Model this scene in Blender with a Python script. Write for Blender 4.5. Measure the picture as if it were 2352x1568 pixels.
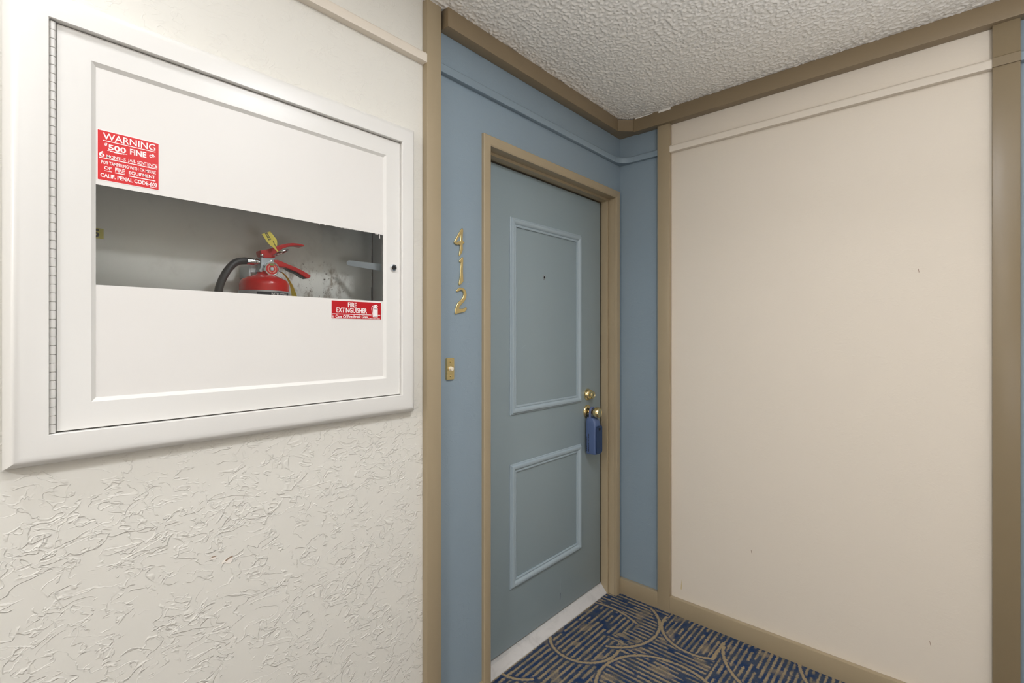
import bpy, bmesh, math, random
import numpy as np
from mathutils import Vector, Matrix

for o in list(bpy.data.objects):
    bpy.data.objects.remove(o)
SC = bpy.context.scene
COL = SC.collection
random.seed(7)

# ------------------------------------------------------------------ camera
CAM_X, CAM_Z = 1.254, 1.33
cam_data = bpy.data.cameras.new('camera')
cam_data.sensor_width = 36.0
cam_data.lens = 1112.0 / 2352.0 * 36.0
cam_data.shift_y = -17.0 / 2352.0
cam_data.clip_start = 0.02
cam = bpy.data.objects.new('camera', cam_data)
COL.objects.link(cam)
cam.location = (CAM_X, 0.0, CAM_Z)
cam.rotation_euler = (math.pi / 2, 0.0, math.atan(994.0 / 1112.0))
SC.camera = cam

# ------------------------------------------------------------------ world, lamps, exposure
world = bpy.data.worlds.new('world')
SC.world = world
world.use_nodes = True
world.node_tree.nodes['Background'].inputs[0].default_value = (0.8, 0.85, 1.0, 1)
world.node_tree.nodes['Background'].inputs[1].default_value = 0.02


def lamp(name, kind, loc, watts, radius, rot=(0.0, 0.0, 0.0), color=(0.98, 1.0, 1.05)):
    l = bpy.data.lights.new(name, kind)
    l.energy = watts
    l.color = color
    if kind == 'POINT':
        l.shadow_soft_size = radius
    else:
        l.shape = 'DISK'
        l.size = radius * 2
    o = bpy.data.objects.new(name, l)
    COL.objects.link(o)
    o.location = loc
    o.rotation_euler = rot
    return o


# corridor ceiling lamps, then added fill lights, all outside the frame
lamp('ceiling_lamp', 'AREA', (1.15, 0.85, 2.385), 11.5, 0.09)
lamp('ceiling_lamp', 'AREA', (0.40, -0.15, 2.385), 4.5, 0.10)
lamp('ceiling_lamp', 'AREA', (1.20, -1.60, 2.385), 36.0, 0.15)
lamp('fill_light', 'POINT', (1.75, 0.50, 1.05), 8.0, 0.22)  # added fill in mid-air without a fixture, lifts the corner and ceiling
lamp('ceiling_fill', 'AREA', (1.75, 0.80, 1.85), 18.0, 0.15, (math.pi, 0.0, 0.0))  # added only to brighten the ceiling, no fixture
lamp('ceiling_fill', 'AREA', (1.50, -0.40, 1.80), 5.0, 0.15, (math.pi, 0.0, 0.0))  # second added ceiling fill, also without a fixture

SC.view_settings.view_transform = 'Standard'
SC.view_settings.look = 'None'
SC.view_settings.exposure = 0.06
SC.view_settings.gamma = 1.0
SC.view_settings.use_curve_mapping = False


# ------------------------------------------------------------------ materials
def lin(r, g, b):
    def f(c):
        c /= 255.0
        return c / 12.92 if c <= 0.04045 else ((c + 0.055) / 1.055) ** 2.4
    return (f(r), f(g), f(b), 1.0)


class Mat:
    """Small node-tree helper around one principled material."""

    def __init__(self, name, color, rough=0.5, metal=0.0, spec=0.5):
        self.m = bpy.data.materials.new(name)
        self.m.use_nodes = True
        self.nt = self.m.node_tree
        self.p = self.nt.nodes['Principled BSDF']
        self.p.inputs['Base Color'].default_value = color
        self.p.inputs['Roughness'].default_value = rough
        self.p.inputs['Metallic'].default_value = metal
        self.p.inputs['Specular IOR Level'].default_value = spec
        self.color = color
        self.m.diffuse_color = color
        self._co = None
        self.height = None

    def n(self, t, **kw):
        nd = self.nt.nodes.new(t)
        for k, v in kw.items():
            setattr(nd, k, v)
        return nd

    def l(self, a, b):
        self.nt.links.new(a, b)

    def coords(self, scale=(1, 1, 1)):
        if self._co is None:
            self._co = self.n('ShaderNodeTexCoord').outputs['Object']
        mp = self.n('ShaderNodeMapping')
        mp.inputs['Scale'].default_value = scale
        self.l(self._co, mp.inputs['Vector'])
        return mp.outputs['Vector']

    def noise(self, scale, detail=3.0, rough=0.55, stretch=(1, 1, 1), distort=0.0):
        nz = self.n('ShaderNodeTexNoise')
        nz.inputs['Scale'].default_value = scale
        nz.inputs['Detail'].default_value = detail
        nz.inputs['Roughness'].default_value = rough
        nz.inputs['Distortion'].default_value = distort
        self.l(self.coords(stretch), nz.inputs['Vector'])
        return nz.outputs['Fac']

    def math(self, op, a, b=None, c=None, clamp=False):
        nd = self.n('ShaderNodeMath', operation=op, use_clamp=clamp)
        for i, v in enumerate((a, b, c)):
            if v is None:
                continue
            if isinstance(v, (int, float)):
                nd.inputs[i].default_value = v
            else:
                self.l(v, nd.inputs[i])
        return nd.outputs[0]

    def ramp(self, fac, lo, hi, a=0.0, b=1.0):
        mr = self.n('ShaderNodeMapRange', interpolation_type='SMOOTHSTEP')
        self.l(fac, mr.inputs['Value'])
        mr.inputs['From Min'].default_value = lo
        mr.inputs['From Max'].default_value = hi
        mr.inputs['To Min'].default_value = a
        mr.inputs['To Max'].default_value = b
        return mr.outputs['Result']

    def mix_color(self, fac, other):
        """mix the present base colour towards another colour"""
        mx = self.n('ShaderNodeMix', data_type='RGBA')
        if isinstance(fac, (int, float)):
            mx.inputs[0].default_value = fac
        else:
            self.l(fac, mx.inputs[0])
        bc = self.p.inputs['Base Color']
        if bc.is_linked:
            self.l(bc.links[0].from_socket, mx.inputs[6])
        else:
            mx.inputs[6].default_value = bc.default_value
        mx.inputs[7].default_value = other
        self.l(mx.outputs[2], bc)
        return self

    def bump(self, height, strength=0.3, dist=0.002):
        b = self.n('ShaderNodeBump')
        b.inputs['Strength'].default_value = strength
        b.inputs['Distance'].default_value = dist
        self.l(height, b.inputs['Height'])
        ni = self.p.inputs['Normal']
        if ni.is_linked:
            self.l(ni.links[0].from_socket, b.inputs['Normal'])
        self.l(b.outputs['Normal'], ni)
        return self

    def vary(self, scale=3.0, amount=0.12, dark=0.8):
        c = self.color
        f = self.ramp(self.noise(scale, 4.0), 0.35, 0.75, 0.0, amount)
        return self.mix_color(f, (c[0] * dark, c[1] * dark, c[2] * dark, 1))


def trowel(m, strong, zsplit=None, dist=0.003):
    """skip-trowel plaster relief: short curved ridges plus soft swells"""
    total = None
    for sc, w, st, lo, d in ((13.0, 0.007, (1, 0.7, 1.3), 0.48, 1.2), (20.0, 0.010, (1, 0.75, 1.25), 0.47, 1.0), (30.0, 0.013, (1, 0.8, 1.2), 0.48, 0.8)):
        nz = m.noise(sc, 2.0, 0.5, distort=d, stretch=st)
        # one flank of the ridge is steep, the other fades out, as a trowel leaves it
        edge = m.ramp(nz, 0.5 - w, 0.5)
        fall = m.ramp(nz, 0.5, 0.5 + 4 * w, 1.0, 0.0)
        ridge = m.math('MULTIPLY', edge, fall)
        mask = m.ramp(m.noise(sc * 0.75, 2.0, stretch=(1.1, 1.2, 0.9)), lo, lo + 0.10)
        r = m.math('MULTIPLY', ridge, mask)
        total = r if total is None else m.math('ADD', total, r)
    h = total
    if zsplit is not None:
        sx = m.n('ShaderNodeSeparateXYZ')
        m.l(m.coords(), sx.inputs[0])
        h = m.math('MULTIPLY', h, m.ramp(sx.outputs['Z'], zsplit[0], zsplit[1], 1.0, zsplit[2]))
    h = m.math('ADD', h, m.math('MULTIPLY', m.noise(22.0, 3.0), 0.35))
    m.bump(h, strong, dist)
    return m


CREAM = lin(226, 223, 214)
BLUE = lin(137, 153, 164)
TAN = lin(168, 152, 124)
m_cream = trowel(Mat('cream wall paint', CREAM, 0.55, spec=0.3), 0.5, (-0.25, 0.05, 0.22))
m_cream_r = trowel(Mat('cream wall paint smooth', lin(224, 214, 199), 0.55, spec=0.3), 0.06)
m_blue = trowel(Mat('blue wall paint', BLUE, 0.42, spec=0.4), 0.10)
m_rail_c = Mat('cream rail paint', lin(224, 214, 199), 0.42, spec=0.4)
m_rail_b = Mat('blue rail paint', BLUE, 0.42, spec=0.4)
m_tan = Mat('tan trim paint', TAN, 0.36, spec=0.5).vary(4.0, 0.25, 0.85)
m_tan.bump(m_tan.noise(9.0, 5.0, 0.6, stretch=(9, 9, 0.35)), 0.16, 0.002)
m_tan_shaded = Mat('shaded tan trim paint', lin(136, 120, 93), 0.36, spec=0.5).vary(4.0, 0.25, 0.85)  # same tan paint, darkened for the weaker light at far right
m_tan_shaded.bump(m_tan_shaded.noise(9.0, 5.0, 0.6, stretch=(9, 9, 0.35)), 0.2, 0.002)
m_beam_shaded = Mat('shaded tan beam paint', lin(140, 123, 97), 0.42, spec=0.45).vary(5.0, 0.2, 0.85)  # same tan paint, the beams' shade put into the colour
m_beam_shaded.bump(m_beam_shaded.noise(9.0, 4.0, 0.6, stretch=(2, 2, 9)), 0.1, 0.002)
m_door = Mat('blue grey door paint', lin(142, 157, 162), 0.38, spec=0.45).vary(2.5, 0.2, 0.9)
m_door.bump(m_door.noise(28.0, 2.0), 0.06, 0.002)
m_mould = Mat('moulding paint with highlight', lin(160, 175, 183), 0.34, spec=0.5)  # door's blue lightened, the moulding's highlights put into the colour
m_ceiling = Mat('white stucco ceiling', lin(243, 239, 231), 0.85, spec=0.15)
m_ceiling.bump(m_ceiling.noise(260.0, 3.0), 0.35, 0.002)
m_metal_white = Mat('white enamel', lin(229, 227, 222), 0.34, spec=0.5)
m_metal_white.bump(m_metal_white.noise(18.0, 3.0), 0.05, 0.002)
m_panel_white = Mat('white painted glass', lin(230, 227, 222), 0.42, spec=0.4)
m_box = Mat('grey cabinet interior', lin(236, 234, 228), 0.6, spec=0.3)
m_box.mix_color(m_box.math('MULTIPLY', m_box.ramp(m_box.noise(7.0, 6.0, 0.7), 0.5, 0.75), 0.22), lin(120, 108, 92))
sxb = m_box.n('ShaderNodeSeparateXYZ')
m_box.l(m_box.coords(), sxb.inputs[0])
dyb = m_box.math('DIVIDE', m_box.math('SUBTRACT', sxb.outputs['Y'], 0.205), 0.14)
dzb = m_box.math('DIVIDE', m_box.math('SUBTRACT', sxb.outputs['Z'], -0.045), 0.08)
spot = m_box.ramp(m_box.math('ADD', m_box.math('MULTIPLY', dyb, dyb), m_box.math('MULTIPLY', dzb, dzb)), 0.15, 1.0, 1.0, 0.0)
m_box.mix_color(m_box.math('MULTIPLY', spot, m_box.ramp(m_box.noise(26.0, 6.0, 0.72, stretch=(1, 1, 0.55)), 0.47, 0.66, 0.0, 0.75)), lin(128, 104, 78))
m_box.mix_color(m_box.math('MULTIPLY', spot, m_box.ramp(m_box.noise(85.0, 4.0, 0.75), 0.60, 0.68)), lin(80, 60, 42))
m_rust = Mat('rust', lin(110, 82, 54), 0.8)
m_red = Mat('red enamel', lin(214, 24, 28), 0.22, spec=0.6)
m_red_dark = Mat('red handle paint', lin(194, 24, 30), 0.3, spec=0.5)
m_sign_red = Mat('sign red', lin(212, 24, 30), 0.4)
m_sign_red2 = Mat('sign deep red', lin(186, 10, 24), 0.4)
m_white_ink = Mat('white ink', lin(246, 240, 238), 0.45)
m_grey_ink = Mat('grey ink', lin(150, 130, 135), 0.5)
m_black_ink = Mat('black ink', lin(38, 36, 34), 0.5)
m_alu = Mat('cast aluminium', lin(176, 182, 188), 0.36, 0.75)
m_chrome = Mat('chrome', lin(225, 228, 232), 0.12, 1.0)
m_steel = Mat('zinc steel', lin(196, 203, 208), 0.38, 0.25)
m_rubber = Mat('black rubber hose', lin(48, 48, 52), 0.45)
m_label = Mat('silver label', lin(196, 196, 198), 0.35, 0.3)
m_navy_ink = Mat('navy ink', lin(38, 42, 56), 0.4)
m_yellow = Mat('yellow plastic tag', lin(226, 206, 84), 0.45)
m_yellow2 = Mat('yellow paper sticker', lin(205, 194, 92), 0.6)
m_brass = Mat('polished brass', lin(238, 218, 164), 0.15, 1.0)
m_brass_n = Mat('brass numerals', lin(226, 206, 150), 0.26, 1.0)
m_ivory = Mat('ivory button', lin(232, 220, 198), 0.35)
m_dark = Mat('dark hole', lin(20, 20, 22), 0.6)
m_lock_body = Mat('blue lockbox casing', lin(82, 100, 138), 0.4, spec=0.45)
m_lock_front = Mat('navy lockbox cover', lin(40, 58, 92), 0.38, spec=0.5)
m_shackle = Mat('blue coated shackle', lin(90, 100, 136), 0.4)
m_marble = Mat('white marble threshold', lin(206, 204, 202), 0.32, spec=0.5)
m_marble.mix_color(m_marble.math('MULTIPLY', m_marble.ramp(m_marble.noise(7.0, 6.0, 0.65, distort=1.5), 0.45, 0.75), 0.5),
                   lin(158, 156, 154))
m_chip = Mat('bare plaster chip', lin(244, 236, 226), 0.8)
m_chip_d = Mat('torn plaster shade', lin(150, 128, 108), 0.9)
m_stain = Mat('yellow drip stain', lin(208, 190, 150), 0.6)

# thin window glass: see-through with a fresnel reflection
mg = bpy.data.materials.new('thin clear glass')
mg.use_nodes = True
nt = mg.node_tree
for nd in list(nt.nodes):
    nt.nodes.remove(nd)
g_out = nt.nodes.new('ShaderNodeOutputMaterial')
g_mix = nt.nodes.new('ShaderNodeMixShader')
g_tr = nt.nodes.new('ShaderNodeBsdfTransparent')
g_tr.inputs[0].default_value = (0.98, 0.99, 0.985, 1)
g_gl = nt.nodes.new('ShaderNodeBsdfGlossy')
g_gl.inputs['Roughness'].default_value = 0.03
g_fr = nt.nodes.new('ShaderNodeFresnel')
g_fr.inputs['IOR'].default_value = 1.5
nt.links.new(g_fr.outputs[0], g_mix.inputs[0])
nt.links.new(g_tr.outputs[0], g_mix.inputs[1])
nt.links.new(g_gl.outputs[0], g_mix.inputs[2])
nt.links.new(g_mix.outputs[0], g_out.inputs[0])


class _G:
    m = mg


m_glass = _G


# ------------------------------------------------------------------ object helpers
def wloc(o):
    v = Vector(o.location)
    while o.parent:
        o = o.parent
        v += Vector(o.location)
    return v


def link(name, bm, mats, parent=None, smooth=False, angle=35, label=None, bevel=0.0):
    """bm holds world coordinates; the object's origin goes to its box centre"""
    if bevel > 0:
        bmesh.ops.remove_doubles(bm, verts=bm.verts, dist=1e-6)
        es = [e for e in bm.edges if len(e.link_faces) == 2 and e.calc_face_angle(0) > 0.5]
        bmesh.ops.bevel(bm, geom=es, offset=bevel, segments=2, affect='EDGES', profile=0.6)
        smooth = True
    bmesh.ops.recalc_face_normals(bm, faces=bm.faces)
    me = bpy.data.meshes.new(name)
    bm.to_mesh(me)
    bm.free()
    return link_me(name, me, mats, parent, smooth, angle, label)


def link_me(name, me, mats, parent=None, smooth=False, angle=35, label=None):
    if not isinstance(mats, (list, tuple)):
        mats = [mats]
    for m in mats:
        me.materials.append(m.m)
    n = len(me.vertices)
    co = np.empty(n * 3)
    me.vertices.foreach_get('co', co)
    co = co.reshape(-1, 3)
    c = (co.min(0) + co.max(0)) / 2
    me.vertices.foreach_set('co', (co - c).ravel())
    if smooth:
        me.polygons.foreach_set('use_smooth', [True] * len(me.polygons))
        me.set_sharp_from_angle(angle=math.radians(angle))
    me.update()
    o = bpy.data.objects.new(name, me)
    COL.objects.link(o)
    o.location = c
    if parent is not None:
        o.parent = parent
        o.location = Vector(c) - wloc(parent)
    if label:
        o['label'] = label
    return o


def empty(name, loc):
    o = bpy.data.objects.new(name, None)
    COL.objects.link(o)
    o.empty_display_size = 0.05
    o.location = loc
    return o


def tag(o, label, cat, group=None, kind=None):
    o['label'] = label
    o['category'] = cat
    if group:
        o['group'] = group
    if kind:
        o['kind'] = kind
    return o


def struct(o, label, cat):
    return tag(o, label, cat, kind='structure')


def quad(bm, pts, mi=0):
    f = bm.faces.new([bm.verts.new(p) for p in pts])
    f.material_index = mi
    return f


def box(bm, x0, x1, y0, y1, z0, z1, mi=0):
    v = [bm.verts.new((x, y, z)) for x in (x0, x1) for y in (y0, y1) for z in (z0, z1)]
    for f in ((0, 1, 3, 2), (4, 6, 7, 5), (0, 4, 5, 1), (2, 3, 7, 6), (0, 2, 6, 4), (1, 5, 7, 3)):
        bm.faces.new([v[i] for i in f]).material_index = mi


def prism(bm, poly, axis, a, b, mi=0):
    """closed polygon of 2-D points swept along an axis ('x','y','z') from a to b"""
    def p(q, t):
        return {'x': (t, q[0], q[1]), 'y': (q[0], t, q[1]), 'z': (q[0], q[1], t)}[axis]
    A = [bm.verts.new(p(q, a)) for q in poly]
    B = [bm.verts.new(p(q, b)) for q in poly]
    n = len(poly)
    for f in [A, B[::-1]] + [[A[i], A[(i + 1) % n], B[(i + 1) % n], B[i]] for i in range(n)]:
        bm.faces.new(f).material_index = mi


def lathe(bm, prof, org, axis='z', seg=32, mi=0):
    """prof = (radius, height) pairs about an axis through org"""
    rings = []
    for r, h in prof:
        ring = []
        for k in range(seg if r > 1e-7 else 1):
            a = 2 * math.pi * k / seg
            u, v = r * math.cos(a), r * math.sin(a)
            p = {'z': (u, v, h), 'x': (h, u, v), 'y': (u, h, v)}[axis]
            ring.append(bm.verts.new((org[0] + p[0], org[1] + p[1], org[2] + p[2])))
        rings.append(ring)
    for a, b in zip(rings, rings[1:]):
        if len(a) == 1 and len(b) == 1:
            continue
        for k in range(seg):
            k2 = (k + 1) % seg
            if len(a) == 1:
                f = [a[0], b[k], b[k2]]
            elif len(b) == 1:
                f = [a[k], a[k2], b[0]]
            else:
                f = [a[k], a[k2], b[k2], b[k]]
            bm.faces.new(f).material_index = mi


def tube(bm, pts, r, seg=14, mi=0, cap=True):
    pts = [Vector(p) for p in pts]
    rad = r if isinstance(r, (list, tuple)) else [r] * len(pts)
    t0 = (pts[1] - pts[0]).normalized()
    nrm = t0.orthogonal().normalized()
    rings = []
    for i, p in enumerate(pts):
        t = (pts[min(i + 1, len(pts) - 1)] - pts[max(i - 1, 0)]).normalized()
        nrm = (nrm - t * nrm.dot(t)).normalized()
        bn = t.cross(nrm)
        rings.append([bm.verts.new(p + (nrm * math.cos(2 * math.pi * k / seg) + bn * math.sin(2 * math.pi * k / seg)) * rad[i])
                      for k in range(seg)])
    for a, b in zip(rings, rings[1:]):
        for k in range(seg):
            bm.faces.new([a[k], a[(k + 1) % seg], b[(k + 1) % seg], b[k]]).material_index = mi
    if cap:
        bm.faces.new(rings[0][::-1]).material_index = mi
        bm.faces.new(rings[-1]).material_index = mi


def smooth_path(pts, n=6):
    """Catmull-Rom through the points"""
    P = [Vector(p) for p in pts]
    P = [P[0] * 2 - P[1]] + P + [P[-1] * 2 - P[-2]]
    out = []
    for i in range(1, len(P) - 2):
        for k in range(n):
            t = k / n
            a, b, c, d = P[i - 1], P[i], P[i + 1], P[i + 2]
            out.append(0.5 * ((2 * b) + (c - a) * t + (2 * a - 5 * b + 4 * c - d) * t * t + (3 * b - a - 3 * c + d) * t ** 3))
    out.append(P[-2])
    return out


def chaikin(poly, it=1):
    for _ in range(it):
        q = []
        for i in range(len(poly)):
            a, b = poly[i], poly[(i + 1) % len(poly)]
            q += [(a[0] * .75 + b[0] * .25, a[1] * .75 + b[1] * .25), (a[0] * .25 + b[0] * .75, a[1] * .25 + b[1] * .75)]
        poly = q
    return poly


def frame_side(bm, rect, prof, side, mult=(1, 1, 1, 1), mi=0, mitre=(True, True), plane='x'):
    """one mitred side of a rectangular frame in a plane x = const.
    rect = (y0,y1,z0,z1) inner opening, prof = closed list of (u, h), u outward, h along x,
    mult = width factors for left, right, bottom, top"""
    y0, y1, z0, z1 = rect
    L, R, B, T = mult

    def corner(cy, cz, m):
        sy = -L if cy == 0 else R
        sz = -B if cz == 0 else T
        out = []
        for u, h in prof:
            y = (y0 if cy == 0 else y1) + (sy * u if m or side in 'LR' else 0)
            z = (z0 if cz == 0 else z1) + (sz * u if m or side in 'BT' else 0)
            out.append(bm.verts.new((h, y, z)))
        return out
    ends = {'L': ((0, 0), (0, 1)), 'R': ((1, 0), (1, 1)), 'B': ((0, 0), (1, 0)), 'T': ((0, 1), (1, 1))}[side]
    A = corner(*ends[0], mitre[0])
    Bv = corner(*ends[1], mitre[1])
    n = len(prof)
    for i in range(n):
        bm.faces.new([A[i], A[(i + 1) % n], Bv[(i + 1) % n], Bv[i]]).material_index = mi
    bm.faces.new(A[::-1]).material_index = mi
    bm.faces.new(Bv).material_index = mi


def full_frame(bm, rect, prof, mult=(1, 1, 1, 1), mi=0):
    """closed frame without inner caps"""
    y0, y1, z0, z1 = rect
    rings = []
    for cy, cz in ((0, 0), (1, 0), (1, 1), (0, 1)):
        sy = -mult[0] if cy == 0 else mult[1]
        sz = -mult[2] if cz == 0 else mult[3]
        rings.append([bm.verts.new((h, (y0 if cy == 0 else y1) + sy * u, (z0 if cz == 0 else z1) + sz * u)) for u, h in prof])
    n = len(prof)
    for k in range(4):
        a, b = rings[k], rings[(k + 1) % 4]
        for i in range(n):
            bm.faces.new([a[i], a[(i + 1) % n], b[(i + 1) % n], b[i]]).material_index = mi


def outline_mesh(name, polys, x, depth, bevel, mats, parent=None, label=None):
    """flat outlines in a plane x = const (first outer, others holes) with rounded edges, via a 2-D curve"""
    cu = bpy.data.curves.new('tmp', 'CURVE')
    cu.dimensions = '2D'
    cu.fill_mode = 'BOTH'
    cu.extrude = max(depth / 2 - bevel, 0.00005)
    cu.bevel_depth = bevel
    cu.bevel_resolution = 2
    cu.offset = -bevel
    for poly in polys:
        sp = cu.splines.new('POLY')
        sp.points.add(len(poly) - 1)
        for q, pt in zip(poly, sp.points):
            pt.co = (q[0], q[1], 0, 1)
        sp.use_cyclic_u = True
    o = bpy.data.objects.new('tmp', cu)
    COL.objects.link(o)
    dg = bpy.context.evaluated_depsgraph_get()
    me = bpy.data.meshes.new_from_object(o.evaluated_get(dg))
    bpy.data.objects.remove(o)
    bpy.data.curves.remove(cu)
    me.name = name
    me.transform(Matrix(((0, 0, 1, x), (1, 0, 0, 0), (0, 1, 0, 0), (0, 0, 0, 1))))
    me.materials.clear()
    return link_me(name, me, mats, parent, True, 40, label)


def text_mesh(body, rect, x, depth, mat, parent, name='lettering', bold=0.0, shear=0.0, rot=0.0, stretch=None):
    """text filling the rectangle rect = (y0, y1, z0, z1) in the plane x = const, read from +x"""
    cu = bpy.data.curves.new('tmp', 'FONT')
    cu.body = body
    cu.size = 1.0
    cu.offset = bold
    cu.shear = shear
    cu.resolution_u = 3
    o = bpy.data.objects.new('tmp', cu)
    COL.objects.link(o)
    dg = bpy.context.evaluated_depsgraph_get()
    me = bpy.data.meshes.new_from_object(o.evaluated_get(dg))
    bpy.data.objects.remove(o)
    bpy.data.curves.remove(cu)
    n = len(me.vertices)
    co = np.empty(n * 3)
    me.vertices.foreach_get('co', co)
    co = co.reshape(-1, 3)
    a, b = co[:, :2].min(0), co[:, :2].max(0)
    q = (co[:, :2] - a) / (b - a) - 0.5
    y0, y1, z0, z1 = rect
    q = q * np.array([y1 - y0, z1 - z0])
    c, s = math.cos(rot), math.sin(rot)
    yy = q[:, 0] * c - q[:, 1] * s + (y0 + y1) / 2
    zz = q[:, 0] * s + q[:, 1] * c + (z0 + z1) / 2
    me.vertices.foreach_set('co', np.stack([np.full(n, x + depth), yy, zz], 1).ravel())
    me.materials.clear()
    me.name = name
    return link_me(name, me, mat, parent)


# ------------------------------------------------------------------ vector noise in numpy (for the stucco and the carpet)
def perlin(x, y, seed=0):
    rng = np.random.RandomState(seed)
    perm = rng.permutation(512)
    ang = rng.rand(512) * 2 * np.pi
    gx, gy = np.cos(ang), np.sin(ang)
    xi, yi = np.floor(x).astype(int), np.floor(y).astype(int)
    xf, yf = x - xi, y - yi

    def g(ix, iy, dx, dy):
        h = perm[(perm[ix % 512] + iy) % 512]
        return gx[h] * dx + gy[h] * dy
    u = xf ** 3 * (xf * (xf * 6 - 15) + 10)
    v = yf ** 3 * (yf * (yf * 6 - 15) + 10)
    a = g(xi, yi, xf, yf) * (1 - u) + g(xi + 1, yi, xf - 1, yf) * u
    b = g(xi, yi + 1, xf, yf - 1) * (1 - u) + g(xi + 1, yi + 1, xf - 1, yf - 1) * u
    return a * (1 - v) + b * v


def sstep(a, b, t):
    t = np.clip((t - a) / (b - a), 0, 1)
    return t * t * (3 - 2 * t)


def height_grid(name, xs, ys, hfun, mat, cfun=None, flip=False):
    X, Y = np.meshgrid(xs, ys, indexing='ij')
    Zh = hfun(X, Y)
    nx, ny = X.shape
    co = np.stack([X, Y, Zh], -1).reshape(-1, 3).astype(np.float32)
    i = (np.arange(nx - 1)[:, None] * ny + np.arange(ny - 1)[None, :]).ravel()
    q = np.stack([i, i + ny, i + ny + 1, i + 1], 1)
    if flip:
        q = q[:, ::-1]
    me = bpy.data.meshes.new(name)
    me.vertices.add(len(co))
    me.vertices.foreach_set('co', co.ravel())
    me.loops.add(q.size)
    me.loops.foreach_set('vertex_index', q.ravel().astype(np.int32))
    me.polygons.add(len(q))
    me.polygons.foreach_set('loop_start', (np.arange(len(q)) * 4).astype(np.int32))
    me.update(calc_edges=True)
    if cfun is not None:
        c = cfun(X, Y).reshape(-1, 4).astype(np.float32)
        at = me.color_attributes.new('pile', 'FLOAT_COLOR', 'POINT')
        at.data.foreach_set('color', c.ravel())
    me.polygons.foreach_set('use_smooth', [True] * len(me.polygons))
    me.materials.append(mat.m)
    o = bpy.data.objects.new(name, me)
    COL.objects.link(o)
    return o


# ------------------------------------------------------------------ the shell
Y_BACK = 2.242          # plane of the right-hand wall (it faces the camera)
X_FAR, Y_REAR = 3.20, -2.20
CEIL = 2.40
WT = 0.20               # thickness of the left wall


def wall_x(name, ycuts, zcuts, is_hole, mat_of, mats, x0, x1):
    """wall slab in x0..x1, front face at x1, with openings and a material per cell"""
    bm = bmesh.new()
    vv = {}

    def V(x, y, z):
        k = (round(x, 5), round(y, 5), round(z, 5))
        if k not in vv:
            vv[k] = bm.verts.new(k)
        return vv[k]
    ny, nz = len(ycuts) - 1, len(zcuts) - 1
    hole = lambda i, j: i < 0 or j < 0 or i >= ny or j >= nz or is_hole((ycuts[i] + ycuts[i + 1]) / 2, (zcuts[j] + zcuts[j + 1]) / 2)
    for i in range(ny):
        for j in range(nz):
            if hole(i, j):
                continue
            ya, yb, za, zb = ycuts[i], ycuts[i + 1], zcuts[j], zcuts[j + 1]
            mi = mat_of((ya + yb) / 2)
            fs = [[V(x1, ya, za), V(x1, yb, za), V(x1, yb, zb), V(x1, ya, zb)],
                  [V(x0, ya, za), V(x0, ya, zb), V(x0, yb, zb), V(x0, yb, za)]]
            if hole(i - 1, j):
                fs.append([V(x0, ya, za), V(x1, ya, za), V(x1, ya, zb), V(x0, ya, zb)])
            if hole(i + 1, j):
                fs.append([V(x0, yb, za), V(x0, yb, zb), V(x1, yb, zb), V(x1, yb, za)])
            if hole(i, j - 1):
                fs.append([V(x0, ya, za), V(x0, yb, za), V(x1, yb, za), V(x1, ya, za)])
            if hole(i, j + 1):
                fs.append([V(x0, ya, zb), V(x1, ya, zb), V(x1, yb, zb), V(x0, yb, zb)])
            for f in fs:
                bm.faces.new(f).material_index = mi
    return link(name, bm, mats)


DOOR_Y0, DOOR_Y1, DOOR_TOP = 1.275, 2.1815, 2.021
CAB = (0.088, 0.887, 1.136, 1.919)     # opening of the recessed cabinet: y0,y1,z0,z1
wall_left = wall_x('wall_left', [Y_REAR, CAB[0], CAB[1], 1.0, DOOR_Y0 - 0.02, DOOR_Y1 + 0.02, Y_BACK],
                   [-0.02, CAB[2], CAB[3], DOOR_TOP + 0.02, CEIL + 0.02],
                   lambda y, z: (CAB[0] < y < CAB[1] and CAB[2] < z < CAB[3]) or (DOOR_Y0 - .02 < y < DOOR_Y1 + .02 and z < DOOR_TOP + .02),
                   lambda y: 0 if y < 1.0 else 1, [m_cream, m_blue], -WT, 0.0)
struct(wall_left, 'left wall, textured cream plaster by the cabinet and blue around the door', 'wall')

bm = bmesh.new()
for xa, xb, mi in ((-WT, 0.246, 0), (0.246, 1.40, 1), (1.40, X_FAR, 0)):
    box(bm, xa, xb, Y_BACK, Y_BACK + 0.12, -0.02, CEIL + 0.02, mi)
struct(link('wall_right', bm, [m_blue, m_cream_r]), 'right wall, a wide smooth cream panel between blue strips', 'wall')
bm = bmesh.new()
box(bm, X_FAR, X_FAR + 0.1, Y_REAR, Y_BACK, -0.02, CEIL + 0.02)
struct(link('wall_far', bm, m_cream_r), 'cream corridor wall outside the view on the right', 'wall')
bm = bmesh.new()
box(bm, -WT, X_FAR + 0.1, Y_REAR - 0.1, Y_REAR, -0.02, CEIL + 0.02)
struct(link('wall_rear', bm, m_cream_r), 'cream corridor wall behind the camera', 'wall')


# ceiling: rough knock-down stucco as real relief
def stucco(X, Y):
    wx = X + 0.006 * perlin(X * 40, Y * 40, 5)
    wy = Y + 0.006 * perlin(X * 40 + 9, Y * 40, 6)
    a = perlin(wx * 88, wy * 74, 1)
    b = perlin(wx * 150, wy * 130, 2)
    lump = sstep(-0.05, 0.32, a + 0.55 * b)
    c = perlin(X * 210, Y * 210, 3)
    return CEIL - 0.0031 * lump - 0.0009 * c + 0.0006


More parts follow.
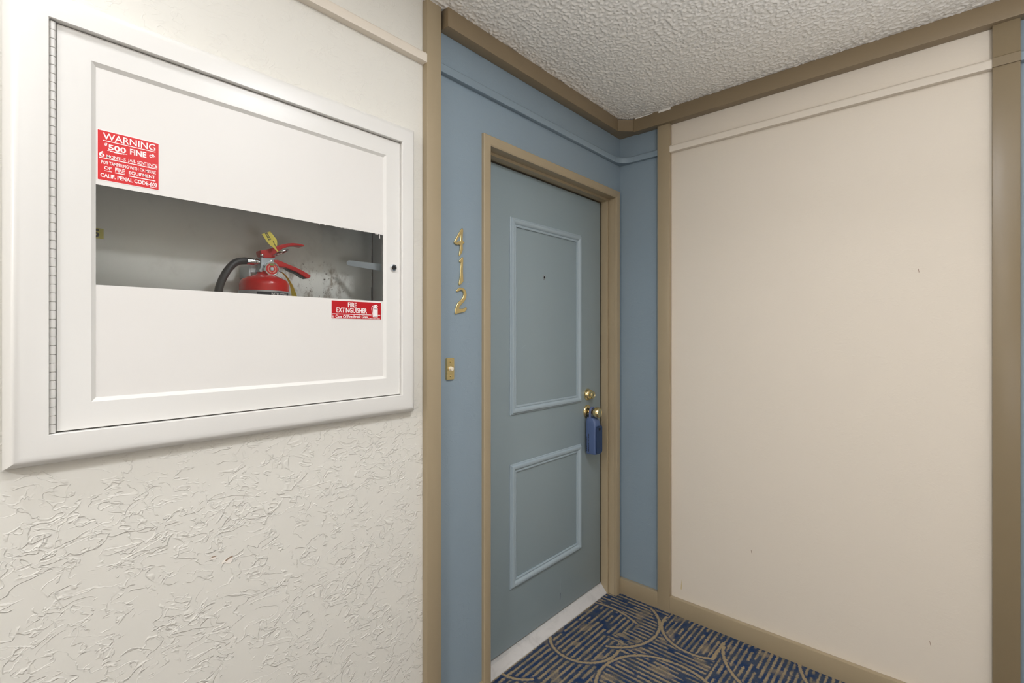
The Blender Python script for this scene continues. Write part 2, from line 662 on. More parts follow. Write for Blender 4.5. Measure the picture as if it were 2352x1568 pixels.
cxs = np.concatenate([[-0.02], np.arange(0, 1.55, 0.003), np.arange(1.55, X_FAR + 0.03, 0.02)])
cys = np.concatenate([np.arange(Y_REAR, 0.8, 0.02), np.arange(0.8, Y_BACK + 0.003, 0.003)])
ceiling = height_grid('ceiling', cxs, cys, stucco, m_ceiling, flip=True)
struct(ceiling, 'white ceiling of rough knocked-down stucco', 'ceiling')


# ------------------------------------------------------------------ carpet (floor)
NAVY = np.array(lin(42, 62, 96)[:3])
NAVY2 = np.array(lin(64, 74, 92)[:3])
SAND = np.array(lin(160, 143, 114)[:3])
SAND2 = np.array(lin(126, 116, 98)[:3])
# circles of the woven pattern: centre, radius, start and end angle of the drawn arc (degrees)
ARCS = [(0.083, 2.003, 0.222, -65, 60), (0.050, 1.751, 0.322, 62, 108), (0.087, 1.780, 0.150, 205, 372),
        (0.447, 1.683, 0.208, 95, 215), (0.452, 2.165, 0.172, 175, 305), (0.826, 2.185, 0.277, 190, 262),
        (1.100, 2.290, 0.290, 190, 255), (-0.042, 1.527, 0.142, -92, -35), (0.470, 1.640, 0.255, 20, 95),
        (0.800, 1.560, 0.240, 60, 230), (0.30, 1.230, 0.230, 40, 260), (0.78, 1.02, 0.21, -80, 130)]
_r = random.Random(3)
for _ in range(70):
    px, py = _r.uniform(0, 3.2), _r.uniform(-2.2, 2.2)
    if px < 1.25 and py > 0.95:
        continue
    a0 = _r.uniform(0, 360)
    ARCS.append((px, py, _r.uniform(0.14, 0.3), a0, a0 + _r.uniform(90, 230)))


def carpet(X, Y):
    j1, j2 = perlin(X * 95, Y * 95, 11), perlin(X * 95, Y * 95, 12)
    xx, yy = X + 0.0042 * j1, Y + 0.0042 * j2
    d = lambda cx, cy: np.hypot(xx - cx, yy - cy)
    inA, inA2, inB = d(.083, 2.003) < .222, d(.05, 1.751) < .322, d(.087, 1.78) < .15
    inC, inD, inE = d(.447, 1.683) < .208, d(.452, 2.165) < .172, d(.826, 2.185) < .277
    # direction: True = stripes run along y
    patch = perlin(np.floor(X * 3.1) + 0.5 + 7.3, np.floor(Y * 2.7) + 0.37, 21) > -0.02
    along_y = patch.copy()
    near = (X < 1.25) & (Y > 1.2)
    base = (X < 0.24) & (Y < 1.86)
    along_y = np.where(near, base | (X > 0.56), along_y)
    along_y = np.where(near & (inD | inE), True, along_y)
    along_y = np.where(near & inC, False, along_y)
    along_y = np.where(near & inC & (xx > .47) & (yy < 1.7), True, along_y)
    wedge = (yy > 1.80) & (xx < 0.135 + 0.5 * (yy - 1.84)) & inA2
    along_y = np.where(near & wedge, True, along_y)
    along_y = np.where(near & inA & ~wedge & ~inB, False, along_y)
    along_y = np.where(near & inB & (yy < 1.79), True, along_y)
    pitch_y = np.where(X > 0.26, 0.0215, 0.0250)
    cy = np.where(along_y, xx / pitch_y, yy / 0.0235)
    run = np.where(along_y, Y, X)
    k = np.floor(cy)
    duty = 0.42 + 0.16 * perlin(k * 0.77 + 3.1, run * 7 + k * 5.1, 31)
    gap = perlin(k * 1.7 + 0.5, run * 16 + k * 3.7, 32)
    fr = np.abs(cy - k - 0.5)
    s = 1 - sstep(duty / 2 - 0.07, duty / 2 + 0.07, fr)
    s = s * sstep(-0.36, -0.22, gap)
    # worn sandy patches between the lines
    heavy = near & inA & ~inB & ~wedge & (yy < 1.93)
    s = np.maximum(s, np.where(heavy, 0.85 * sstep(-0.18, 0.10, perlin(xx * 20, yy * 42, 33)), 0))
    s = np.maximum(s, 0.55 * sstep(0.22, 0.42, perlin(xx * 13, yy * 13, 34)))
    # navy rim inside and outside of each arc, then the sandy line itself
    arc = np.zeros_like(X)
    rim = np.zeros_like(X)
    for ax, ay, r, a0, a1 in ARCS:
        dd = np.abs(np.hypot(xx - ax, yy - ay) - r)
        an = np.degrees(np.arctan2(yy - ay, xx - ax))
        w = ((an - a0) % 360) <= (a1 - a0)
        arc = np.maximum(arc, np.where(w, 1 - sstep(0.0050, 0.0075, dd), 0))
        rim = np.maximum(rim, np.where(w, 1 - sstep(0.010, 0.017, dd), 0))
    seg = (np.abs(xx - 0.545) < 0.006) & (yy > 2.02) & (yy < 2.16)
    arc = np.maximum(arc, seg * 1.0)
    outside_rim = rim * (perlin(X * 30, Y * 30, 35) > -0.35)
    s = s * (1 - 0.9 * outside_rim)
    t = np.maximum(s * 0.92, arc)
    f = perlin(X * 330, Y * 330, 41)
    f2 = perlin(X * 160, Y * 160, 42)
    t = np.clip(t + 0.16 * f * (1 - np.abs(2 * t - 1)) + 0.14 * f2, 0, 1)
    return t, f, f2, arc


def carpet_height(X, Y):
    t, f, f2, arc = carpet(X, Y)
    return 0.004 - 0.0018 * (1 - t) + 0.0011 * f + 0.0006 * f2


def carpet_color(X, Y):
    t, f, f2, arc = carpet(X, Y)
    mot = sstep(-0.3, 0.4, perlin(X * 24, Y * 24, 43))[..., None]
    dark = NAVY * mot + NAVY2 * (1 - mot)
    mot2 = np.maximum(sstep(-0.5, 0.2, perlin(X * 17, Y * 17, 44)), arc)[..., None]
    light = SAND * mot2 + SAND2 * (1 - mot2)
    c = dark * (1 - t[..., None]) + light * t[..., None]
    c = c * (1.0 + 0.34 * f[..., None])
    return np.concatenate([c, np.ones(c.shape[:2] + (1,))], -1)


m_carpet = Mat('patterned carpet pile', lin(90, 85, 80), 0.95, spec=0.05)
at = m_carpet.n('ShaderNodeAttribute', attribute_name='pile')
m_carpet.l(at.outputs['Color'], m_carpet.p.inputs['Base Color'])
m_carpet.bump(m_carpet.noise(900.0, 2.0), 0.6, 0.002)
fxs = np.concatenate([[-0.19, -0.12, -0.06], np.arange(-0.045, 1.25, 0.0022), np.arange(1.25, X_FAR + 0.02, 0.012)])
fys = np.concatenate([np.arange(Y_REAR, 1.15, 0.012), np.arange(1.15, Y_BACK + 0.0022, 0.0022)])
floor = height_grid('floor', fxs, fys, carpet_height, m_carpet, carpet_color)
struct(floor, 'navy carpet woven with sandy stripes and arcs', 'floor')

# ------------------------------------------------------------------ trim: posts, picture rails, beams, baseboards
PT = 0.025


def board(name, x0, x1, y0, y1, z0, z1, mat, label, cat, bevel=0.002):
    b = bmesh.new()
    box(b, x0, x1, y0, y1, z0, z1)
    return struct(link(name, b, mat, bevel=bevel), label, cat)


board('trim_1', 0.0, PT, 0.9696, 1.028, 0.0, CEIL, m_tan, 'tan upright board between the cream wall and the blue wall', 'trim')
board('trim_2', 0.2165, 0.2775, Y_BACK - PT, Y_BACK, 0.0, CEIL, m_tan, 'tan upright board at the left edge of the wide cream panel', 'trim')
board('trim_3', 1.3695, 1.4335, Y_BACK - PT, Y_BACK, 0.0, CEIL, m_tan_shaded, 'tan upright board, shade put into its colour, at the right edge of the wide cream panel', 'trim')

RB, RT = 2.196, 2.229      # picture rail bottom and top


def rail_prof(d):
    return [(0.0, RB), (d, RB), (d, RT - 0.007), (d - 0.007, RT), (0.0, RT + 0.003)]


def rail_left(name, y0, y1, d, mat, label):
    b = bmesh.new()
    prism(b, rail_prof(d), 'y', y0, y1)
    return struct(link(name, b, mat, bevel=0.0012), label, 'rail')


def rail_right(name, x0, x1, d, mat, label):
    b = bmesh.new()
    prism(b, [(Y_BACK - q[0], q[1]) for q in rail_prof(d)], 'x', x0, x1)
    return struct(link(name, b, mat, bevel=0.0012), label, 'rail')


rail_left('trim_4', Y_REAR, 0.9690, 0.0245, m_rail_c, 'cream picture rail above the cabinet')
rail_left('trim_5', 1.0285, 2.160, 0.0185, m_rail_b, 'blue picture rail above the door')
b = bmesh.new()                                    # coved corner piece of the blue rail
arcp = []
for k in range(9):
    a = k / 8
    # concave curve from the left rail's face to the right rail's face
    p0, p1, p2 = Vector((0.0185, 2.160)), Vector((0.022, 2.219)), Vector((0.088, Y_BACK - 0.0185))
    arcp.append(p0 * (1 - a) ** 2 + p1 * 2 * a * (1 - a) + p2 * a * a)
rings = []
for k, p in enumerate(arcp):
    t_ = (arcp[min(k + 1, 8)] - arcp[max(k - 1, 0)]).normalized()
    nb = Vector((-t_.y, t_.x))                      # towards the wall
    back = Vector((0.0, p.y)) if k == 0 else (Vector((p.x, Y_BACK)) if k == 8 else Vector((0.0, Y_BACK)))
    q = p + nb * 0.007
    rings.append([b.verts.new(v) for v in ((p.x, p.y, RB), (p.x, p.y, RT - 0.007), (q.x, q.y, RT), (back.x, back.y, RT + 0.003), (back.x, back.y, RB))])
for r0, r1 in zip(rings, rings[1:]):
    for k in range(5):
        b.faces.new([r0[k], r0[(k + 1) % 5], r1[(k + 1) % 5], r1[k]])
b.faces.new(rings[0])
b.faces.new(rings[-1])
bmesh.ops.remove_doubles(b, verts=b.verts, dist=1e-6)
struct(link('trim_6', b, m_rail_b, smooth=True, angle=25), 'curved blue corner piece joining the two blue rails', 'rail')
rail_right('trim_7', 0.0888, 0.2160, 0.0185, m_rail_b, 'short blue picture rail in the corner beside the tan board')
rail_right('trim_8', 0.2780, 1.3690, 0.0245, m_rail_c, 'cream picture rail across the wide cream panel')
b = bmesh.new()
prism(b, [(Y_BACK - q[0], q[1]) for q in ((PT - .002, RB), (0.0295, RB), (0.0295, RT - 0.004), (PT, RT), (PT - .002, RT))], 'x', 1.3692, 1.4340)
struct(link('trim_9', b, m_tan_shaded), 'tan rail relief crossing the right-hand tan board', 'rail')
rail_right('trim_10', 1.4345, X_FAR, 0.0265, m_rail_b, 'blue picture rail at the right edge of the photograph')

BZ, BD = 2.336, 0.045      # ceiling beam: underside height and depth
board('trim_11', 0.0, BD, 1.040, 2.140, BZ, CEIL, m_beam_shaded, 'tan ceiling beam along the blue door wall', 'beam', 0.003)
b = bmesh.new()
prism(b, [(0.0, 2.1408), (BD, 2.1408), (0.098, Y_BACK - BD), (0.098, Y_BACK), (0.0, Y_BACK)], 'z', BZ + 0.0005, CEIL - 0.006)
struct(link('trim_12', b, m_beam_shaded, bevel=0.0015), 'angled tan block in the corner where the two ceiling beams meet', 'beam')
board('trim_13', 0.0992, X_FAR, Y_BACK - BD, Y_BACK, BZ - 0.003, CEIL, m_beam_shaded, 'tan ceiling beam along the cream panel wall', 'beam', 0.003)
# white caulk line and a bare strip on top of the right-hand beam
b = bmesh.new()
box(b, 0.11, 0.20, Y_BACK - BD - 0.0012, Y_BACK - BD, CEIL - 0.006, CEIL - 0.001)
box(b, 0.232, 0.292, Y_BACK - BD - 0.0015, Y_BACK - BD, CEIL - 0.012, CEIL - 0.002)
struct(link('trim_14', b, m_ceiling), 'bare white strip of caulk where the right beam meets the ceiling', 'trim')

board('baseboard_right', 0.0, X_FAR, Y_BACK - 0.022, Y_BACK, 0.0, 0.079, m_tan, 'tan baseboard along the foot of the cream panel', 'baseboard', 0.0035)
board('baseboard_left', 0.0, 0.014, 1.028, DOOR_Y0 - 0.038, 0.0, 0.073, m_tan, 'short tan baseboard left of the door casing', 'baseboard', 0.002)
board('baseboard_rear', 0.0, 0.014, Y_REAR, 0.9695, 0.0, 0.073, m_tan, 'tan baseboard below the cabinet wall', 'baseboard', 0.002)

# ------------------------------------------------------------------ door frame (casing, jamb with stop) and threshold
frame = empty('trim_15', (0.0, (DOOR_Y0 + DOOR_Y1) / 2, 0.0))
struct(frame, 'tan casing and stepped jamb around the blue door', 'door frame')
CW, CT = 0.0375, 0.014
casing = [(0.0, 0.0), (0.0, CT - 0.004), (0.004, CT - 0.001), (0.006, CT), (CW - 0.003, CT), (CW, CT - 0.003), (CW, 0.0)]
rect = (DOOR_Y0, DOOR_Y1, 0.0, DOOR_TOP)
for side, mt in (('L', (False, True)), ('R', (False, True)), ('T', (True, True))):
    b = bmesh.new()
    frame_side(b, rect, casing, side, mitre=mt)
    link('casing_board', b, m_tan, frame, True, 30)
JX, DX = -0.031, -0.072       # jamb step and face of the door
for y0, y1, y2 in ((DOOR_Y0 - 0.0195, DOOR_Y0, DOOR_Y0 + 0.011), (DOOR_Y1 + 0.0195, DOOR_Y1, DOOR_Y1 - 0.011)):
    b = bmesh.new()
    prism(b, [(-WT, y0), (-0.0005, y0), (-0.0005, y1), (JX, y1), (JX, y1 + (y0 - y1) * 0.25), (JX - 0.002, y1 + (y0 - y1) * 0.25), (JX - 0.002, y2), (DX + .0025, y2), (DX + .0025, y1), (-WT, y1)], 'z', 0.0, DOOR_TOP)
    link('jamb', b, m_tan, frame, bevel=0.001)
b = bmesh.new()
zt = DOOR_TOP
prism(b, [(-WT, zt + .0195), (-0.0005, zt + .0195), (-0.0005, zt + .0003), (JX, zt + .0003), (JX, zt - .011), (DX + .0025, zt - .011), (DX + .0025, zt + .0003), (-WT, zt + .0003)],
      'y', DOOR_Y0 - 0.0195, DOOR_Y1 + 0.0195)
link('head_jamb', b, m_tan, frame)

b = bmesh.new()
prism(b, [(-WT, 0.0), (-0.036, 0.0), (-0.037, 0.007), (-0.060, 0.033), (-0.063, 0.0375), (-0.080, 0.0435), (-WT, 0.0435)], 'y', DOOR_Y0, DOOR_Y1)
struct(link('trim_16', b, m_marble, smooth=True, angle=20), 'white marble threshold under the blue door', 'threshold')

# ------------------------------------------------------------------ the door
door = empty('door_1', (DX, 1.73, 0.05))
struct(door, 'blue-grey entrance door with two moulded panels and brass locks', 'door')
b = bmesh.new()
box(b, DX - 0.044, DX, DOOR_Y0 + 0.003, DOOR_Y1 - 0.0150, 0.0500, DOOR_TOP - 0.0165)
link('door_leaf', b, m_door, door, bevel=0.0012)
MW = 0.037
mprof = [(0.0, DX), (0.0, DX + 0.0045), (0.0035, DX + 0.0060), (0.0075, DX + 0.0055), (0.0095, DX + 0.0040), (0.0115, DX + 0.0070),
         (0.0165, DX + 0.0110), (0.0225, DX + 0.0128), (0.0275, DX + 0.0120), (0.0300, DX + 0.0085), (0.0315, DX + 0.0050),
         (0.0345, DX + 0.0050), (MW, DX + 0.0030), (MW, DX)]
for (y0, y1, z0, z1) in ((1.468, 1.986, 0.997, 1.810), (1.468, 1.986, 0.285, 0.795)):
    inner = (y0 + MW, y1 - MW, z0 + MW, z1 - MW)
    for side in 'LRBT':
        b = bmesh.new()
        frame_side(b, inner, mprof, side)
        link('moulding_strip', b, m_mould, door, True, 28)
b = bmesh.new()
lathe(b, [(0.0045, 0.0), (0.0095, 0.0), (0.0095, 0.002), (0.0065, 0.003), (0.0055, 0.0025)], (DX, 1.697, 1.581), 'x', 20)
ph = link('peephole', b, m_alu, door, True)
b = bmesh.new()
lathe(b, [(0.0, 0.0012), (0.0056, 0.0012), (0.0056, 0.0026), (0.003, 0.0032), (0.0, 0.0034)], (DX, 1.697, 1.581), 'x', 16)
link('lens', b, m_dark, ph, True)
# deadbolt: domed rosette and key cylinder
b = bmesh.new()
lathe(b, [(0.0295, 0.0), (0.0295, 0.003), (0.028, 0.006), (0.0265, 0.012), (0.0235, 0.018), (0.0190, 0.0205), (0.0, 0.0205)], (DX, 2.046, 1.030), 'x', 40)
db = link('deadbolt', b, m_brass, door, True, label='polished brass deadbolt above the knob')
b = bmesh.new()
lathe(b, [(0.0185, 0.0206), (0.0185, 0.031), (0.0172, 0.0345), (0.0155, 0.0352), (0.0150, 0.034), (0.0085, 0.034), (0.0082, 0.0352), (0.0, 0.0352)], (DX, 2.046, 1.030), 'x', 32)
link('key_cylinder', b, m_brass, db, True)
b = bmesh.new()
box(b, DX + 0.0353, DX + 0.0358, 2.0452, 2.0468, 1.0245, 1.0355)
link('keyway', b, m_dark, db)
KY, KZ = 2.043, 0.945
b = bmesh.new()
lathe(b, [(0.0105, 0.012), (0.0105, 0.036), (0.0145, 0.040), (0.0225, 0.046), (0.0265, 0.054), (0.0265, 0.062), (0.0235, 0.070), (0.0185, 0.0745),
          (0.0165, 0.0735), (0.0, 0.0735)], (DX, KY, KZ), 'x', 40)
kb = link('door_knob', b, m_brass, door, True, label='round polished brass door knob')
b = bmesh.new()
lathe(b, [(0.0335, 0.0), (0.0335, 0.003), (0.0315, 0.006), (0.0260, 0.010), (0.0170, 0.0125), (0.0110, 0.013)], (DX, KY, KZ), 'x', 40)
link('rosette', b, m_brass, kb, True)

# ------------------------------------------------------------------ blue key lockbox hanging from the knob
lk = empty('key_lockbox', (-0.038, KY, 0.745))
tag(lk, 'blue rounded key lockbox hanging from the brass door knob', 'lockbox')
NXC, HX = -0.0345, 0.031       # centre and half depth
LY0, LY1 = 2.013, 2.066


def rr(hx, hy, r, cx, cy, n=5):
    pts = []
    for sx, sy, a0 in ((1, 1, 0), (-1, 1, 90), (-1, -1, 180), (1, -1, 270)):
        for k in range(n + 1):
            a = math.radians(a0 + 90 * k / n)
            pts.append((cx + sx * (hx - r) + r * math.cos(a), cy + sy * (hy - r) + r * math.sin(a)))
    return pts


b = bmesh.new()
cy0 = (LY0 + LY1) / 2
hy0 = (LY1 - LY0) / 2
levels = [(0.745, 0.90), (0.749, 0.97), (0.756, 1.0), (0.885, 1.0), (0.897, 0.965), (0.908, 0.86), (0.917, 0.68), (0.922, 0.50)]
rings = []
for z, s in levels:
    # the front shoulder falls away towards the corridor, the rear stays under the shackle
    sh = (1 - s) * 0.55 if z > 0.8 else 0.0
    rings.append([b.verts.new((p[0], p[1], z)) for p in rr(HX * s, hy0 * (s ** 0.5), 0.014 * s, NXC - HX * sh, cy0)])
for r0, r1 in zip(rings, rings[1:]):
    n = len(r0)
    for k in range(n):
        b.faces.new([r0[k], r0[(k + 1) % n], r1[(k + 1) % n], r1[k]])
b.faces.new(rings[0][::-1])
b.faces.new(rings[-1])
link('body', b, m_lock_body, lk, True, 50)
b = bmesh.new()
prism(b, rr(0.0225, 0.066, 0.012, cy0, 0.817), 'x', NXC + HX - 0.001, NXC + HX + 0.006)
fc = link('front_cover', b, m_lock_front, lk, bevel=0.002, label='darker navy cover on the front')
b = bmesh.new()
prism(b, rr(0.0075, 0.006, 0.002, cy0, 0.868), 'x', NXC + HX + 0.006, NXC + HX + 0.0068)
link('sensor_window', b, m_dark, fc)
# embossed lines of writing running up the side, too small to read
b = bmesh.new()
rl = random.Random(5)
for col, (x, z0, z1) in enumerate(((-0.0535, 0.757, 0.826), (-0.0425, 0.757, 0.843))):
    z = z0
    while z < z1:
        h = rl.uniform(0.003, 0.0075)
        box(b, x - 0.0017, x + 0.0017, LY0 - 0.0004, LY0 + 0.001, z, z + h)
        z += h + rl.uniform(0.0012, 0.0026)
link('side_lettering', b, m_navy_ink, lk)['kind'] = 'stuff'
b = bmesh.new()
pts = [(-0.043, KY - 0.0185, 0.905), (-0.043, KY - 0.0185, 0.948)]
for k in range(1, 12):
    a = math.pi - math.pi * k / 12
    pts.append((-0.043, KY + 0.0185 * math.cos(a), 0.948 + 0.0185 * math.sin(a)))
pts += [(-0.043, KY + 0.0185, 0.948), (-0.043, KY + 0.0185, 0.905)]
tube(b, pts, 0.0058, 14)
link('shackle', b, m_shackle, lk, True)

# ------------------------------------------------------------------ house numbers and door bell on the blue wall
N4 = [(1.1378, 1.6999), (1.1438, 1.6945), (1.1424, 1.679), (1.1406, 1.6533), (1.1493, 1.6519), (1.1493, 1.646), (1.1406, 1.6443), (1.1429, 1.6179), (1.1267, 1.5985), (1.1236, 1.6023), (1.1287, 1.6241), (1.1293, 1.64), (1.1119, 1.6355), (1.1021, 1.6404), (1.1013, 1.646), (1.1174, 1.6699)]
N4H = [(1.1324, 1.6753), (1.1304, 1.6522), (1.1113, 1.6465)]
N1 = [(1.1378, 1.5973), (1.1429, 1.5983), (1.1438, 1.592), (1.1418, 1.5493), (1.1447, 1.5134), (1.1424, 1.5101), (1.1273, 1.4977), (1.1225, 1.5011), (1.1287, 1.5269), (1.1315, 1.5568), (1.133, 1.5781), (1.1301, 1.5782), (1.1259, 1.579), (1.1253, 1.5836), (1.1315, 1.5906)]
N2 = [(1.1113, 1.4783), (1.1174, 1.486), (1.1301, 1.4922), (1.1429, 1.4916), (1.1545, 1.4843), (1.1603, 1.4719), (1.1579, 1.4567), (1.1487, 1.4434), (1.1315, 1.4299), (1.1216, 1.4168), (1.1429, 1.4177), (1.153, 1.4223), (1.1559, 1.4256), (1.1617, 1.4216), (1.1588, 1.414), (1.1487, 1.4062), (1.1287, 1.4034), (1.1146, 1.3998), (1.1077, 1.3975), (1.1049, 1.4026), (1.1091, 1.4226), (1.1174, 1.4377), (1.1315, 1.4468), (1.1429, 1.458), (1.1464, 1.471), (1.1415, 1.4803), (1.1315, 1.4828), (1.1216, 1.4768), (1.116, 1.4744)]
for polys, lab in (([chaikin(N4, 1), N4H], 'brass house number 4, top one of the three beside the door'),
                   ([chaikin(N1, 1)], 'brass house number 1, middle one of the three beside the door'),
                   ([chaikin(N2, 2)], 'brass house number 2, lowest of the three beside the door')):
    tag(outline_mesh('house_number', polys, 0.0026, 0.0048, 0.0016, m_brass_n), lab, 'house number', 'brass house numbers beside the door')

bell = empty('door_bell', (0.0, 1.083, 1.176))
tag(bell, 'small brass door bell plate with a white push button', 'door bell')
b = bmesh.new()
prism(b, rr(0.0155, 0.0355, 0.002, 1.0835, 1.2125), 'x', 0.0002, 0.0060)
link('plate', b, m_brass_n, bell, bevel=0.0012)
b = bmesh.new()
lathe(b, [(0.0080, 0.0), (0.0080, 0.0015), (0.0070, 0.0022), (0.0070, 0.008), (0.0058, 0.0092), (0.0, 0.0096)], (0.006, 1.0845, 1.2125), 'x', 24)
link('push_button', b, m_ivory, bell, True)
for z in (1.2365, 1.1885):
    b = bmesh.new()
    lathe(b, [(0.0042, 0.0), (0.0038, 0.0012), (0.002, 0.0018), (0.0, 0.002)], (0.006, 1.0845, z), 'x', 16)
    link('screw', b, m_brass_n, bell, True)

# ------------------------------------------------------------------ recessed fire extinguisher cabinet
cab = empty('extinguisher_cabinet', (0.0, 0.48, 1.0875))
tag(cab, 'white recessed wall cabinet with a glass slot and raised frame', 'cabinet')
# interior tray
b = bmesh.new()
iy0, iy1, iz0, iz1, ix = 0.092, 0.883, 1.140, 1.915, -0.152
t = 0.0035
box(b, ix - t, ix, iy0 - t, iy1 + t, iz0 - t, iz1 + t)
box(b, ix, -0.001, iy0 - t, iy0, iz0 - t, iz1 + t)
box(b, ix, -0.001, iy1, iy1 + t, iz0 - t, iz1 + t)
box(b, ix, -0.001, iy0, iy1, iz0 - t, iz0)
box(b, ix, -0.001, iy0, iy1, iz1, iz1 + t)
tray = link('interior', b, m_box, cab, label='grey stained metal lining')
b = bmesh.new()                                     # rust running down the rear corner
rl = random.Random(11)
z = 1.40
while z < 1.66:
    h = rl.uniform(0.012, 0.03)
    w = rl.uniform(0.0012, 0.0034) + (0.002 if z < 1.48 else 0)
    box(b, ix, ix + 0.0008, iy1 - w, iy1 - 0.0001, z, z + h)
    z += h * 0.98
link('rust_streak', b, m_rust, tray, label='brown rust along the rear corner')
# raised frame
fin = (0.0963, 0.8725, 1.1455, 1.9115)
fw = (0.0590, 0.0535, 0.0580, 0.0558)
fprof = [(0.0, -0.0005), (0.0, 0.0285), (0.02, 0.030), (0.62, 0.030), (0.74, 0.0290), (0.85, 0.0250), (0.93, 0.0180), (0.98, 0.0100), (1.0, 0.0030), (0.97, 0.0022), (0.3, 0.0004)]
b = bmesh.new()
full_frame(b, fin, fprof, fw)
link('frame', b, m_metal_white, cab, True, 28)
# door: stiles and rails with a bevel towards the panel
cd = empty('door', (0.0, 0.0, 0.0))
cd.parent = cab
cd.location = Vector((0.009, 0.49, 1.15)) - wloc(cab)
pin = (0.1640, 0.8159, 1.2060, 1.8540)
dw = (0.0570, 0.0547, 0.0580, 0.0560)
dprof = [(0.0, 0.004), (0.0, 0.0122), (0.02, 0.0128), (0.13, 0.0178), (0.17, 0.0182), (0.985, 0.0182), (1.0, 0.0175), (1.0, 0.004)]
b = bmesh.new()
full_frame(b, pin, dprof, dw)
link('door_frame', b, m_metal_white, cd, True, 24)
b = bmesh.new()
box(b, 0.0085, 0.0112, pin[0], pin[1], pin[2], pin[3])
link('glass_pane', b, m_glass, cd, label='clear glass slot')
GZ0, GZ1 = 1.4270, 1.6242                      # clear slot between the painted areas
b = bmesh.new()
box(b, 0.0113, 0.0121, pin[0], pin[1], GZ1, pin[3])
link('painted_panel', b, m_panel_white, cd)
b = bmesh.new()
box(b, 0.0113, 0.0121, pin[0], pin[1], pin[2], GZ0)
link('painted_panel', b, m_panel_white, cd)
b = bmesh.new()                                     # flaked paint along the slot's upper edge
rl = random.Random(2)
for k in range(26):
    y = rl.uniform(0.60, 0.812)
    w, h = rl.uniform(0.001, 0.004), rl.uniform(0.0008, 0.0026)
    box(b, 0.0113, 0.0119, y, y + w, GZ1 - h, GZ1)
box(b, 0.0113, 0.0118, 0.804, 0.8055, GZ1 - 0.012, GZ1 - 0.002)
link('paint_flakes', b, m_panel_white, cd)['kind'] = 'stuff'
b = bmesh.new()
lathe(b, [(0.0112, 0.0), (0.0112, 0.0030), (0.0100, 0.0050), (0.0085, 0.0055), (0.0080, 0.0045), (0.0, 0.0045)], (0.0182, 0.8465, 1.5290), 'x', 28)
link('lock', b, m_chrome, cd, True, label='round chrome key lock')
b = bmesh.new()
lathe(b, [(0.0, 0.0), (0.0068, 0.0), (0.0064, 0.0014), (0.0, 0.0022)], (0.0227, 0.8465, 1.5290), 'x', 20)
link('lock_core', b, m_dark, cd, True)
# latch bar of the lock, seen through the glass
b = bmesh.new()
bar = [(0.7600, 1.5375), (0.7560, 1.5420), (0.7560, 1.5475), (0.7600, 1.5515), (0.8400, 1.5390), (0.8400, 1.5190)]
A = []
for yy, zz in bar:
    xx = -0.088 + (yy - 0.756) / 0.084 * 0.085
    A.append((xx, yy, zz))
va = [b.verts.new(p) for p in A]
vb = [b.verts.new((p[0] - 0.0035, p[1] + 0.002, p[2])) for p in A]
b.faces.new(va)
b.faces.new(vb[::-1])
for k in range(len(A)):
    b.faces.new([va[k], va[(k + 1) % len(A)], vb[(k + 1) % len(A)], vb[k]])
link('latch_bar', b, m_steel, cd, bevel=0.0008, label='flat zinc latch bar behind the glass')
# continuous hinge
hg = bmesh.new()
tube(hg, [(0.0205, 0.1012, 1.1465), (0.0205, 0.1012, 1.9095)], 0.0026, 8)
hinge = link('hinge', hg, m_metal_white, cab, True)
NK = 47
kz = (1.9095 - 1.1465) / NK
b = bmesh.new()
lathe(b, [(0.0, 0.0), (0.0040, 0.0), (0.0046, 0.0006), (0.0046, kz - 0.0014), (0.0040, kz - 0.0008), (0.0, kz - 0.0008)], (0.0205, 0.1012, 1.1465), 'z', 12)
kn0 = link('knuckle', b, m_metal_white, hinge, True)
for k in range(1, NK):
    c = kn0.copy()
    COL.objects.link(c)
    c.parent = hinge
    c.location = kn0.location + Vector((0, 0, kz * k))

# ------------------------------------------------------------------ stickers on the cabinet door
SX = 0.0122


def sign_base(name, y0, y1, z0, z1, mat, loc_label, border=0.0016):
    s = empty(name, (SX, (y0 + y1) / 2, z0))
    tag(s, loc_label, 'sign')
    b_ = bmesh.new()
    box(b_, SX, SX + 0.0003, y0 - border, y1 + border, z0 - border, z1 + border)
    link('backing', b_, m_white_ink, s)
    b_ = bmesh.new()
    box(b_, SX + 0.0003, SX + 0.0005, y0, y1, z0, z1)
    link('red_field', b_, mat, s)
    return s


def on(y0, y1, z0, z1, u0, u1, v0, v1):
    return (y0 + (y1 - y0) * u0, y0 + (y1 - y0) * u1, z1 - (z1 - z0) * v1, z1 - (z1 - z0) * v0)


def bars(parent, R, lst, mat):
    for u0, u1, v0, v1 in lst:
        b_ = bmesh.new()
        box(b_, SX + 0.0005, SX + 0.0007, *on(*R, u0, u1, v0, v1))
        link('underline', b_, mat, parent)


